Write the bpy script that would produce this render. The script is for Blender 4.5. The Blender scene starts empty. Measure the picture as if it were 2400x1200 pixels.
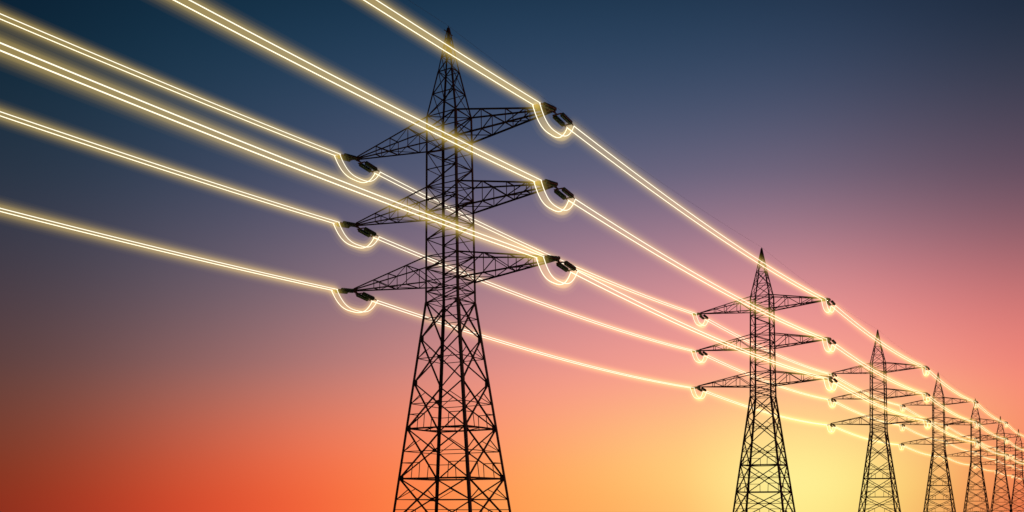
import bpy, math, random
import bmesh
from mathutils import Vector
random.seed(4)
scene = bpy.context.scene
scene.view_settings.view_transform = 'Standard'
scene.view_settings.look = 'None'
scene.view_settings.exposure = 0
COL = scene.collection

# ------------------------------------------------------------ layout
F = 2293.0
CAMH = 6.0
TH = math.atan(1449.0 / F)
LX, LY = math.sin(TH), math.cos(TH)          # line direction (local +Y of a tower)
AX, AY = math.cos(TH), -math.sin(TH)         # cross-arm direction (local +X)
SPAN = 100.0
T0 = Vector((-6.466, 99.5, 0.0))
ROT = -TH
def tower_base(n):
    return Vector((T0.x + LX * SPAN * n, T0.y + LY * SPAN * n, 0.0))

def srgb(c):
    out = []
    for v in c:
        v = v / 255.0
        out.append(v / 12.92 if v <= 0.04045 else ((v + 0.055) / 1.055) ** 2.4)
    return (out[0], out[1], out[2], 1.0)

# ------------------------------------------------------------ materials
def new_mat(name):
    m = bpy.data.materials.new(name)
    m.use_nodes = True
    m.node_tree.nodes.clear()
    return m, m.node_tree.nodes, m.node_tree.links

def steel_mat(name, c1, c2, rough=0.6, metal=0.3, scale=1.5):
    m, N, L = new_mat(name)
    out = N.new('ShaderNodeOutputMaterial'); b = N.new('ShaderNodeBsdfPrincipled')
    tc = N.new('ShaderNodeTexCoord'); no = N.new('ShaderNodeTexNoise'); r = N.new('ShaderNodeValToRGB')
    no.inputs['Scale'].default_value = scale; no.inputs['Detail'].default_value = 6
    r.color_ramp.elements[0].position = 0.35; r.color_ramp.elements[1].position = 0.7
    r.color_ramp.elements[0].color = (*c1, 1); r.color_ramp.elements[1].color = (*c2, 1)
    L.new(tc.outputs['Object'], no.inputs['Vector']); L.new(no.outputs['Fac'], r.inputs['Fac'])
    L.new(r.outputs['Color'], b.inputs['Base Color'])
    b.inputs['Roughness'].default_value = rough; b.inputs['Metallic'].default_value = metal
    L.new(b.outputs[0], out.inputs['Surface'])
    return m
M_STEEL = steel_mat('weathered_steel', (0.018, 0.016, 0.018), (0.05, 0.024, 0.020))
M_INS = steel_mat('green_glass_insulator', (0.012, 0.040, 0.030), (0.035, 0.080, 0.050), 0.22, 0.0, 3)
M_FIT = steel_mat('rusty_fitting', (0.07, 0.02, 0.016), (0.12, 0.035, 0.025), 0.6, 0.3, 4)
M_GW = steel_mat('ground_wire_steel', (0.05, 0.045, 0.05), (0.07, 0.06, 0.06))

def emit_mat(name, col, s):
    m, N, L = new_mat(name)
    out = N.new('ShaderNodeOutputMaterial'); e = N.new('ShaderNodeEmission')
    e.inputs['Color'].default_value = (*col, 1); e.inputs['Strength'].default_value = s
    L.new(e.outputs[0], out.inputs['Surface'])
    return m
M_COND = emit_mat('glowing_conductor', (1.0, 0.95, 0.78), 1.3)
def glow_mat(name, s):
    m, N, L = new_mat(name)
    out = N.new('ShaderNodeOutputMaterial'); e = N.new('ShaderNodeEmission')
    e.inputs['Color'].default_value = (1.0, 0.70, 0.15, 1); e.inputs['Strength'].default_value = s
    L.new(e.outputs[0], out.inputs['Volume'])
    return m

# ------------------------------------------------------------ mesh helpers
class MB:
    def __init__(self, wm=1.0): self.v = []; self.f = []; self.m = []; self.wm = wm
    def prism(self, p, q, prof, ex, ey, mi=0):
        b = len(self.v); n = len(prof)
        for P in (p, q):
            for (a, c) in prof: self.v.append(P + ex * a + ey * c)
        for i in range(n):
            j = (i + 1) % n
            self.f.append((b + i, b + j, b + n + j, b + n + i)); self.m.append(mi)
        self.f.append(tuple(b + i for i in reversed(range(n)))); self.m.append(mi)
        self.f.append(tuple(b + n + i for i in range(n))); self.m.append(mi)
    def angle(self, p, q, w, ex=None, ey=None):
        p = Vector(p); q = Vector(q); d = (q - p).normalized()
        w *= self.wm
        if ex is None:
            ref = Vector((0, 0, 1)) if abs(d.z) < 0.9 else Vector((1, 0, 0))
            ex = d.cross(ref).normalized(); ey = d.cross(ex).normalized()
        t = w * 0.22; o = w * 0.45
        self.prism(p, q, [(-o, -o), (w - o, -o), (w - o, t - o), (t - o, t - o), (t - o, w - o), (-o, w - o)], ex, ey)
    def box(self, c, ex, ey, ez, mi=0):
        c = Vector(c)
        self.prism(c - ez, c + ez, [(-1, -1), (1, -1), (1, 1), (-1, 1)], ex, ey, mi)
    def lathe(self, p, q, radii, seg=10, mi=0):
        """radii: list of (t along p->q, r)"""
        p = Vector(p); q = Vector(q); d = (q - p).normalized()
        ref = Vector((0, 0, 1)) if abs(d.z) < 0.9 else Vector((1, 0, 0))
        ex = d.cross(ref).normalized(); ey = d.cross(ex).normalized()
        b = len(self.v)
        for (t, r) in radii:
            c = p.lerp(q, t)
            for k in range(seg):
                a = 2 * math.pi * k / seg
                self.v.append(c + ex * r * math.cos(a) + ey * r * math.sin(a))
        for i in range(len(radii) - 1):
            for k in range(seg):
                k2 = (k + 1) % seg
                self.f.append((b + i * seg + k, b + i * seg + k2, b + (i + 1) * seg + k2, b + (i + 1) * seg + k)); self.m.append(mi)
        e = b + (len(radii) - 1) * seg
        self.f.append(tuple(b + k for k in reversed(range(seg)))); self.m.append(mi)
        self.f.append(tuple(e + k for k in range(seg))); self.m.append(mi)
    def mesh(self, name, mats, smooth=False):
        me = bpy.data.meshes.new(name)
        me.from_pydata([tuple(v) for v in self.v], [], self.f)
        for m in mats: me.materials.append(m)
        for i, p in enumerate(me.polygons):
            p.material_index = self.m[i] if self.m else 0
            p.use_smooth = smooth
        me.update()
        return me

def tube_mesh(name, pts, r, side, mat, seg=8):
    """closed tube along pts lying in a plane perpendicular to side"""
    mb = MB(); n = len(pts); side = Vector(side).normalized()
    for i, p in enumerate(pts):
        a = pts[max(i - 1, 0)]; c = pts[min(i + 1, n - 1)]
        t = (c - a).normalized(); nn = t.cross(side).normalized()
        for k in range(seg):
            an = 2 * math.pi * (k + 0.5) / seg
            mb.v.append(p + side * r * math.cos(an) + nn * r * math.sin(an))
    for i in range(n - 1):
        for k in range(seg):
            k2 = (k + 1) % seg
            mb.f.append((i * seg + k2, i * seg + k, (i + 1) * seg + k, (i + 1) * seg + k2))
    for end, i in ((0, 0), (1, n - 1)):
        t = (pts[0] - pts[1]).normalized() if end == 0 else (pts[-1] - pts[-2]).normalized()
        c = len(mb.v); mb.v.append(pts[i] + t * r * 0.5)
        for k in range(seg):
            k2 = (k + 1) % seg
            mb.f.append((i * seg + k, i * seg + k2, c) if end == 0 else (i * seg + k2, i * seg + k, c))
    mb.m = [0] * len(mb.f)
    me = mb.mesh(name, [mat], False)
    bm = bmesh.new(); bm.from_mesh(me)
    bmesh.ops.recalc_face_normals(bm, faces=bm.faces)
    if bm.calc_volume(signed=True) < 0: bmesh.ops.reverse_faces(bm, faces=bm.faces)
    bm.to_mesh(me); bm.free()
    return me

def add(name, data, parent=None, loc=(0, 0, 0), rot=0.0):
    o = bpy.data.objects.new(name, data)
    COL.objects.link(o)
    o.location = loc
    o.rotation_euler = (0, 0, rot)
    if parent is not None: o.parent = parent
    return o

# ------------------------------------------------------------ tower
G = CAMH   # height of the eye above the ground; tower heights below are measured from the eye
PROF = [(-6.0, 155), (20.8, 56.5), (39.7, 51), (44.3, 24), (48.8, 1.6)]
LEAN = 0.0100
def hw(h):
    for (a, wa), (b, wb) in zip(PROF, PROF[1:]):
        if h <= b:
            w = wa + (wb - wa) * (h - a) / (b - a); break
    else: w = PROF[-1][1]
    return 0.0346 * w, 0.0262 * w
SG = [(-1, -1), (1, -1), (1, 1), (-1, 1)]
def off(h): return LEAN * (48.8 - h)
def corner(h, k):
    p, q = hw(h); s = SG[k % 4]
    return Vector((s[0] * p + off(h), s[1] * q, h + G))

ARMS = [37.85, 30.70, 23.65]
UP, DN = 1.85, -0.75
def body_mesh(wm):
    mb = MB(wm)
    brk = [-6.0, 20.8, 39.7, 44.3, 48.8]
    wid = [0.27, 0.22, 0.16, 0.12]
    for k in range(4):
        s = SG[k]
        ex = Vector((-s[0], 0, 0)); ey = Vector((0, -s[1], 0))
        for i in range(4):
            mb.angle(corner(brk[i], k), corner(brk[i + 1], k), wid[i], ex, ey)
    # shaft: zig-zag bracing, same rhythm on opposite faces so it reads as regular
    lv = [20.8, 21.9, 23.0, 24.2, 25.5, 27.2, 28.8, 29.95, 31.2, 32.55, 34.3, 36.0, 37.1, 38.4, 39.7]
    for i, h in enumerate(lv):
        for k in range(4):
            mb.angle(corner(h, k), corner(h, k + 1), 0.08)
        if h in (25.5, 32.55, 39.7):
            mb.angle(corner(h, 0), corner(h, 2), 0.07)
        if i < len(lv) - 1:
            h2 = lv[i + 1]
            for k in range(4):
                if h < 22.9:
                    mb.angle(corner(h, k), corner(h2, k + 1), 0.085); mb.angle(corner(h, k + 1), corner(h2, k), 0.085)
                elif (i + k // 2) % 2: mb.angle(corner(h, k), corner(h2, k + 1), 0.10)
                else: mb.angle(corner(h, k + 1), corner(h2, k), 0.10)
    # peak
    lv = [39.7, 42.0, 44.3, 45.8, 46.9, 47.7]
    for i, h in enumerate(lv):
        for k in range(4):
            if i: mb.angle(corner(h, k), corner(h, k + 1), 0.08)
            if i < len(lv) - 1:
                mb.angle(corner(h, k), corner(lv[i + 1], k + 1), 0.08)
                if i in (0, 1): mb.angle(corner(h, k + 1), corner(lv[i + 1], k), 0.08)
    mb.lathe((off(46.4), 0, 46.4 + G), (0, 0, 49.0 + G), [(0, .20), (0.5, .12), (1, .035)], 6)
    mb.angle((0, -0.75, 48.3 + G), (0, 0.75, 48.3 + G), 0.06)
    # flared lower part
    lv = [20.8, 17.1, 12.6, 8.0, 2.95, -1.6, -6.0]
    for i in range(len(lv) - 1):
        a, b = lv[i], lv[i + 1]
        for k in range(4):
            A, B = corner(a, k), corner(a, k + 1); C, D = corner(b, k), corner(b, k + 1)
            wa = (B - A).length; wb = (D - C).length
            t = wa / (wa + wb)
            X = A.lerp(D, t); hX = a + (b - a) * t
            E, Fp = corner(hX, k), corner(hX, k + 1)
            last = (i == len(lv) - 2)
            if not last:
                mb.angle(A, D, 0.14); mb.angle(B, C, 0.14)
                mb.angle(E, Fp, 0.075)
            else:
                mid = A.lerp(B, 0.5)
                mb.angle(mid, C, 0.15); mb.angle(mid, D, 0.15)
            if i in (2, 3, 4): mb.angle(C, D, 0.16)
            # gusset plates
            dx = (D - C).normalized(); n = dx.cross(Vector((0, 0, 1))).normalized(); u = n.cross(dx)
            if not last and i > 0:
                mb.box(X, dx * 0.22, u * 0.19, n * 0.03)
            if i > 0:
                mb.box(A.lerp(B, 0.04), dx * 0.16, u * 0.22, n * 0.03)
            if 2 <= i <= 4:
                for P, Q, s1 in ((X, C, k), (X, D, k + 1)):
                    m = P.lerp(Q, 0.42)
                    hm = m.z - G
                    mb.angle(m, corner(hm, s1), 0.075)
                    base = C.lerp(D, (m - C).dot(dx) / wb)
                    mb.angle(m, base, 0.085)
                for P, Q, s1 in ((X, A, k), (X, B, k + 1)):
                    m = P.lerp(Q, 0.5)
                    mb.angle(m, corner(hX, s1), 0.075)
            elif i == 1:
                for P, Q, s1 in ((X, A, k), (X, B, k + 1)):
                    m = P.lerp(Q, 0.5); mb.angle(m, corner(hX, s1), 0.07)
        if i in (2, 3, 4):
            mids = [corner(b, k).lerp(corner(b, k + 1), 0.5) for k in range(4)]
            for k in range(4): mb.angle(mids[k], mids[(k + 1) % 4], 0.09)
    for k in range(4):
        c = corner(-6.0, k)
        mb.lathe(c + Vector((0, 0, -0.8)), c + Vector((0, 0, 0.25)), [(0, .75), (.75, .6), (1, .35)], 10)
    return mb.mesh('lattice_body', [M_STEEL])

def arm_mesh(ha, sx, tipx, wm):
    mb = MB(wm)
    tip = Vector((sx * tipx, 0, ha + G))
    pu, qu = hw(ha + UP); pd, qd = hw(ha + DN)
    ch = {}
    for sy in (-1, 1):
        U = Vector((sx * (pu - .03) + off(ha + UP), sy * (qu - .03), ha + UP + G))
        Dn = Vector((sx * (pd - .03) + off(ha + DN), sy * (qd - .03), ha + DN + G))
        tU = tip + Vector((0, sy * 0.12, 0.10)); tD = tip + Vector((0, sy * 0.12, -0.10))
        mb.angle(U, tU, 0.135); mb.angle(Dn, tD, 0.14)
        ch[sy] = (U, tU, Dn, tD)
    fr = [0.0, 0.27, 0.52, 0.72]
    def pt(sy, top, f):
        U, tU, Dn, tD = ch[sy]
        return U.lerp(tU, f) if top else Dn.lerp(tD, f)
    for i, f in enumerate(fr):
        if i:
            for sy in (-1, 1): mb.angle(pt(sy, 1, f), pt(sy, 0, f), 0.09)
            for tp in (0, 1): mb.angle(pt(-1, tp, f), pt(1, tp, f), 0.09)
        if i < len(fr) - 1:
            g = fr[i + 1]
            for sy in (-1, 1):
                mb.angle(pt(sy, i % 2, f), pt(sy, (i + 1) % 2, g), 0.08)
            mb.angle(pt(1 if i % 2 else -1, 0, f), pt(-1 if i % 2 else 1, 0, g), 0.07)
    mb.box(tip, Vector((0.22, 0, 0)), Vector((0, 0.16, 0)), Vector((0, 0, 0.13)))
    mb.box(tip + Vector((0, 0, -0.22)), Vector((0.05, 0, 0)), Vector((0, 0.28, 0)), Vector((0, 0, 0.12)))
    return mb.mesh('crossarm', [M_STEEL])

SEP = 0.38     # half distance between the two conductors of a bundle
INS_L, INS_D = 3.05, 0.60
def insulator_mesh(sy):
    """origin at the arm tip, running along local sy*Y and dropping slightly"""
    mb = MB()
    d = Vector((0, sy * INS_L, -INS_D)); d1 = d.normalized(); side = Vector((1, 0, 0)); up = side.cross(d1)
    o = Vector((0, 0, -0.22))
    def at(t, s=0): return o + Vector((s, 0, 0)) + (d - o) * t
    mb.lathe(at(0.0), at(0.20), [(0, .06), (1, .06)], 6, 1)
    mb.box(at(0.20), side * 0.48, d1 * 0.07, up * 0.035, 1)
    mb.box(at(0.90), side * 0.50, d1 * 0.07, up * 0.035, 1)
    for s in (-0.42, 0.42):
        mb.lathe(at(0.2, s), at(0.9, s), [(0, .05), (1, .05)], 6, 1)
        rr = [(0, .10)]
        nsh = 11
        for i in range(nsh):
            t = (i + 0.15) / nsh
            rr += [(t, .17), (t + 0.25 / nsh, .235), (t + 0.5 / nsh, .235), (t + 0.75 / nsh, .17)]
        rr.append((1, .10))
        mb.lathe(at(0.27, s), at(0.84, s), rr, 12, 0)
        mb.lathe(at(0.90, s), at(1.03, s * .92), [(0, .05), (1, .05)], 6, 1)
    return mb.mesh('insulator', [M_INS, M_FIT], False)

TIPS = {}
for ha, extra in zip(ARMS, (0.0, 0.15, 0.4)):
    for sx in (-1, 1):
        TIPS[(ha, sx)] = 12.1 + extra + (0.25 if sx > 0 else 0)
ME = {}
for wm in (1.0, 1.22):
    ME[wm] = (body_mesh(wm), {k: arm_mesh(k[0], k[1], v, wm) for k, v in TIPS.items()})
ME_INS = {s: insulator_mesh(s) for s in (-1, 1)}

NT = 8
def tower_label(n):
    if n == 0: return "tall dark steel lattice pylon with three pairs of crossarms"
    return "dark steel lattice pylon in a receding row on open field"
for n in range(NT):
    e = bpy.data.objects.new('transmission_tower', None)
    COL.objects.link(e)
    e.empty_display_size = 3
    e.location = tower_base(n); e.rotation_euler = (0, 0, ROT)
    e['label'] = tower_label(n); e['category'] = 'pylon'; e['group'] = 'row of power line pylons'
    bm_, am_ = ME[1.0 if n == 0 else 1.22]
    add('lattice_body', bm_, e)
    for k, me in am_.items():
        a = add('crossarm', me, e)
        for sy in (-1, 1):
            add('insulator', ME_INS[sy], a, (k[1] * TIPS[k], 0, k[0] + G))

# ------------------------------------------------------------ glowing cables
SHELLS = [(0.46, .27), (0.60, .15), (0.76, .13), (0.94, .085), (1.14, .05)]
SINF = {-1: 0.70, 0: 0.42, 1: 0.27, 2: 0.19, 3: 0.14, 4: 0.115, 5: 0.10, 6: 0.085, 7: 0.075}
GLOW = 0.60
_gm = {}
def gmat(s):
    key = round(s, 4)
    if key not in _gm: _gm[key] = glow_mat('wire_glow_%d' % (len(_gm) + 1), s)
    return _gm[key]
SIDE = Vector((1, 0, 0))

def make_span_meshes(n, sag):
    """local frame: origin at arm tip of tower n, +Y along the line"""
    N = 40
    pts = []
    y0, y1 = INS_L, SPAN - INS_L
    for i in range(N + 1):
        s = i / N; y = y0 + (y1 - y0) * s
        pts.append(Vector((0, y, -INS_D - 4 * sag * s * (1 - s))))
    rc = {-1: .034, 0: 0.039, 1: .042}.get(n, .044)
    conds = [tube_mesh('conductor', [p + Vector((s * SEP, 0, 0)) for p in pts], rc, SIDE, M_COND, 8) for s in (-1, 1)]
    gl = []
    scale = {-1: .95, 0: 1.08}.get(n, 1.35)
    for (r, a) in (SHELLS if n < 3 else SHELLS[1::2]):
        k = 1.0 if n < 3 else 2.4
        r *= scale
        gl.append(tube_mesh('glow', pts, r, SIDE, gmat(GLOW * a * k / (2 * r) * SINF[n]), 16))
    return conds, gl
def make_jumper_meshes(n):
    N = 24; pts = []
    for i in range(N + 1):
        s = -1 + 2 * i / N
        y = INS_L * 1.08 * math.copysign(abs(s) ** 0.85, s) if s else 0
        z = -INS_D - 0.02 - 1.70 * (1 - abs(s) ** 2.5)
        pts.append(Vector((0, y, z)))
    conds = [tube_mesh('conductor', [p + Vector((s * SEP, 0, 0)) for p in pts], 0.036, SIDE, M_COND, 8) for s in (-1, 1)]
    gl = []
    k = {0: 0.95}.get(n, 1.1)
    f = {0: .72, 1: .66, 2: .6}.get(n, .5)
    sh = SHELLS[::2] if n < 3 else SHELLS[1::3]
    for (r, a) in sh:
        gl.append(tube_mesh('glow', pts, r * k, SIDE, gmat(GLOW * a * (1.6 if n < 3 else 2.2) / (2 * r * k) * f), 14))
    return conds, gl

def place(kind, n, ha, sx, conds, gl, label, cat, group):
    e = bpy.data.objects.new(kind, None); COL.objects.link(e)
    e.empty_display_size = 1
    b = tower_base(n); t = TIPS[(ha, sx)] * sx
    e.location = (b.x + AX * t, b.y + AY * t, ha + G)
    e.rotation_euler = (0, 0, ROT)
    e['label'] = label; e['category'] = cat; e['group'] = group
    for c in conds: add('conductor', c, e)
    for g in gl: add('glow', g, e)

for n in range(-1, NT):
    cs, gs = make_span_meshes(n, 0.92 if n < 0 else 1.05)
    for (ha, sx) in TIPS:
        if n == NT - 1 and sx > 0: continue
        place('power_cable', n, ha, sx, cs, gs, 'glowing yellow-white twin power cable sagging between steel pylons', 'power cable', 'glowing power cables')
for n in range(NT):
    cs, gs = make_jumper_meshes(n)
    for (ha, sx) in TIPS:
        place('jumper_cable', n, ha, sx, cs, gs, 'glowing jumper cable looping below insulators of a crossarm tip', 'jumper cable', 'glowing jumper cables')

# ground wire between the peaks
pts = [Vector((0, SPAN * i / 40, 49.0 + G - 4 * 0.9 * (i / 40) * (1 - i / 40))) for i in range(41)]
gw = tube_mesh('ground_wire', pts, 0.009, SIDE, M_GW, 6)
for n in range(-1, NT - 1):
    o = add('ground_wire', gw, None, tower_base(n), ROT)
    o['label'] = 'thin dark ground wire strung between pylon peaks'; o['category'] = 'wire'; o['group'] = 'ground wires'

# ------------------------------------------------------------ ground: hilltop field that falls away in the distance
mb = MB()
rings = [0, 15, 40, 80, 140, 220, 320, 450, 600, 800, 1000, 1400, 2000, 3000, 4500, 7000, 12000]
seg = 96
for r in rings:
    for k in range(seg):
        a = 2 * math.pi * k / seg
        z = 0.0 if r < 900 else -((r - 900) * 0.035)
        mb.v.append(Vector((r * math.sin(a), r * math.cos(a), z + (random.uniform(-.12, .12) if 15 < r < 900 else 0))))
for i in range(len(rings) - 1):
    for k in range(seg):
        k2 = (k + 1) % seg
        mb.f.append((i * seg + k, i * seg + k2, (i + 1) * seg + k2, (i + 1) * seg + k)[::-1]); mb.m.append(0)
m, N, L = new_mat('dry_grass_field')
out = N.new('ShaderNodeOutputMaterial'); b = N.new('ShaderNodeBsdfPrincipled'); tc = N.new('ShaderNodeTexCoord')
no = N.new('ShaderNodeTexNoise'); r = N.new('ShaderNodeValToRGB'); bp = N.new('ShaderNodeBump')
no.inputs['Scale'].default_value = 0.4; no.inputs['Detail'].default_value = 10
r.color_ramp.elements[0].color = (.03, .04, .015, 1); r.color_ramp.elements[1].color = (.10, .09, .04, 1)
L.new(tc.outputs['Object'], no.inputs['Vector']); L.new(no.outputs['Fac'], r.inputs['Fac']); L.new(r.outputs['Color'], b.inputs['Base Color'])
L.new(no.outputs['Fac'], bp.inputs['Height']); L.new(bp.outputs['Normal'], b.inputs['Normal'])
b.inputs['Roughness'].default_value = 0.95; L.new(b.outputs[0], out.inputs['Surface'])
g = add('ground', mb.mesh('ground', [m], True)); g['kind'] = 'structure'
g['label'] = 'open grassy field falling away toward the horizon'; g['category'] = 'ground'

# ------------------------------------------------------------ dusk sky
XC = [0, 400, 800, 1200, 1600, 1850, 2100, 2400]
ROWS = [
 (0,    [(6,28,46),(14,44,64),(20,52,76),(28,58,84),(32,58,84),(36,58,84),(34,52,76),(26,42,62)]),
 (200,  [(18,42,58),(27,57,80),(42,68,96),(52,74,104),(56,76,104),(60,76,104),(60,70,94),(54,60,78)]),
 (400,  [(36,50,66),(50,66,88),(72,82,110),(88,96,124),(100,100,126),(106,100,124),(104,90,110),(94,76,94)]),
 (550,  [(52,54,68),(74,76,95),(106,98,120),(134,114,136),(156,122,142),(166,124,140),(156,112,126),(140,94,105)]),
 (700,  [(70,58,66),(98,85,96),(140,115,126),(180,134,144),(218,146,152),(232,150,150),(224,134,136),(200,114,114)]),
 (850,  [(86,60,58),(130,93,92),(182,125,122),(232,148,140),(252,158,146),(255,166,150),(255,156,140),(242,130,118)]),
 (950,  [(102,60,50),(162,94,80),(222,128,106),(252,152,126),(255,180,134),(255,208,138),(255,188,132),(248,138,112)]),
 (1050, [(114,55,38),(188,84,60),(252,120,84),(255,154,104),(255,204,124),(255,240,150),(255,212,128),(246,126,92)]),
 (1130, [(124,48,29),(202,76,48),(255,108,66),(255,160,90),(255,198,110),(255,255,166),(255,220,120),(242,106,74)]),
 (1190, [(128,44,27),(206,68,42),(255,102,60),(255,160,84),(255,184,102),(255,248,152),(255,208,114),(228,84,62)]),
]
w = bpy.data.worlds.new("World"); scene.world = w; w.use_nodes = True
N = w.node_tree.nodes; L = w.node_tree.links; N.clear()
out = N.new('ShaderNodeOutputWorld'); bg = N.new('ShaderNodeBackground'); tc = N.new('ShaderNodeTexCoord'); sp = N.new('ShaderNodeSeparateXYZ')
L.new(tc.outputs['Generated'], sp.inputs[0])
def math_node(op, a, b=None):
    n = N.new('ShaderNodeMath'); n.operation = op
    for i, v in enumerate((a, b)):
        if v is None: continue
        if isinstance(v, (int, float)): n.inputs[i].default_value = v
        else: L.new(v, n.inputs[i])
    return n.outputs[0]
x2 = math_node('MULTIPLY', sp.outputs[0], sp.outputs[0]); y2 = math_node('MULTIPLY', sp.outputs[1], sp.outputs[1])
hyp = math_node('SQRT', math_node('ADD', x2, y2))
tane = math_node('DIVIDE', sp.outputs[2], math_node('MAXIMUM', hyp, 0.001))
fe = math_node('ADD', math_node('DIVIDE', tane, 0.62), 0.05)
az = math_node('ARCTAN2', sp.outputs[0], sp.outputs[1])
fa = math_node('ADD', math_node('DIVIDE', az, 1.6), 0.5)     # +-0.8 rad -> 0..1
acc = None
apos = [math.atan((x - 1200) / F) / 1.6 + 0.5 for x in XC]
for k, x in enumerate(XC):
    rr = N.new('ShaderNodeValToRGB'); cr = rr.color_ramp; cr.interpolation = 'B_SPLINE'
    h = math.hypot(F, x - 1200)
    st = sorted([((1190 - y) / h / 0.62 + 0.05, row[k]) for y, row in ROWS])
    st.append((1.0, (10, 26, 46)))
    cr.elements[0].position = st[0][0]; cr.elements[0].color = srgb(st[0][1])
    cr.elements[1].position = st[-1][0]; cr.elements[1].color = srgb(st[-1][1])
    for p, c in st[1:-1]:
        e = cr.elements.new(p); e.color = srgb(c)
    L.new(fe, rr.inputs['Fac'])
    wr = N.new('ShaderNodeValToRGB'); cw = wr.color_ramp; cw.interpolation = 'B_SPLINE'
    cw.elements[0].position = apos[0]; cw.elements[1].position = apos[-1]
    for p in apos[1:-1]: cw.elements.new(p)
    for i, e in enumerate(cw.elements):
        v = 1.0 if i == k else 0.0; e.color = (v, v, v, 1)
    L.new(fa, wr.inputs['Fac'])
    mul = N.new('ShaderNodeMix'); mul.data_type = 'RGBA'; mul.blend_type = 'MULTIPLY'; mul.inputs[0].default_value = 1
    L.new(rr.outputs['Color'], mul.inputs[6]); L.new(wr.outputs['Color'], mul.inputs[7])
    if acc is None: acc = mul.outputs[2]
    else:
        ad = N.new('ShaderNodeMix'); ad.data_type = 'RGBA'; ad.blend_type = 'ADD'; ad.inputs[0].default_value = 1
        L.new(acc, ad.inputs[6]); L.new(mul.outputs[2], ad.inputs[7]); acc = ad.outputs[2]
L.new(acc, bg.inputs['Color']); bg.inputs['Strength'].default_value = 1.0
L.new(bg.outputs[0], out.inputs['Surface'])

# low sun behind the row of pylons
sd = bpy.data.lights.new('sun', 'SUN'); sd.energy = 1.2; sd.angle = math.radians(0.6); sd.color = (1.0, 0.62, 0.32)
so = bpy.data.objects.new('sun', sd); COL.objects.link(so)
azs = math.atan(650 / F); el = math.radians(1.6)
dirv = Vector((math.sin(azs) * math.cos(el), math.cos(azs) * math.cos(el), math.sin(el)))
so.rotation_euler = dirv.to_track_quat('Z', 'Y').to_euler()
so.location = (0, 0, 80)

# ------------------------------------------------------------ camera
cd = bpy.data.cameras.new('camera'); cam = bpy.data.objects.new('camera', cd); COL.objects.link(cam)
cd.sensor_fit = 'HORIZONTAL'; cd.sensor_width = 36; cd.lens = F / 2400 * 36
cd.shift_y = 590 / 2400
cd.clip_end = 20000
cam.location = (0, 0, CAMH); cam.rotation_euler = (math.radians(90), 0, 0)
scene.camera = cam
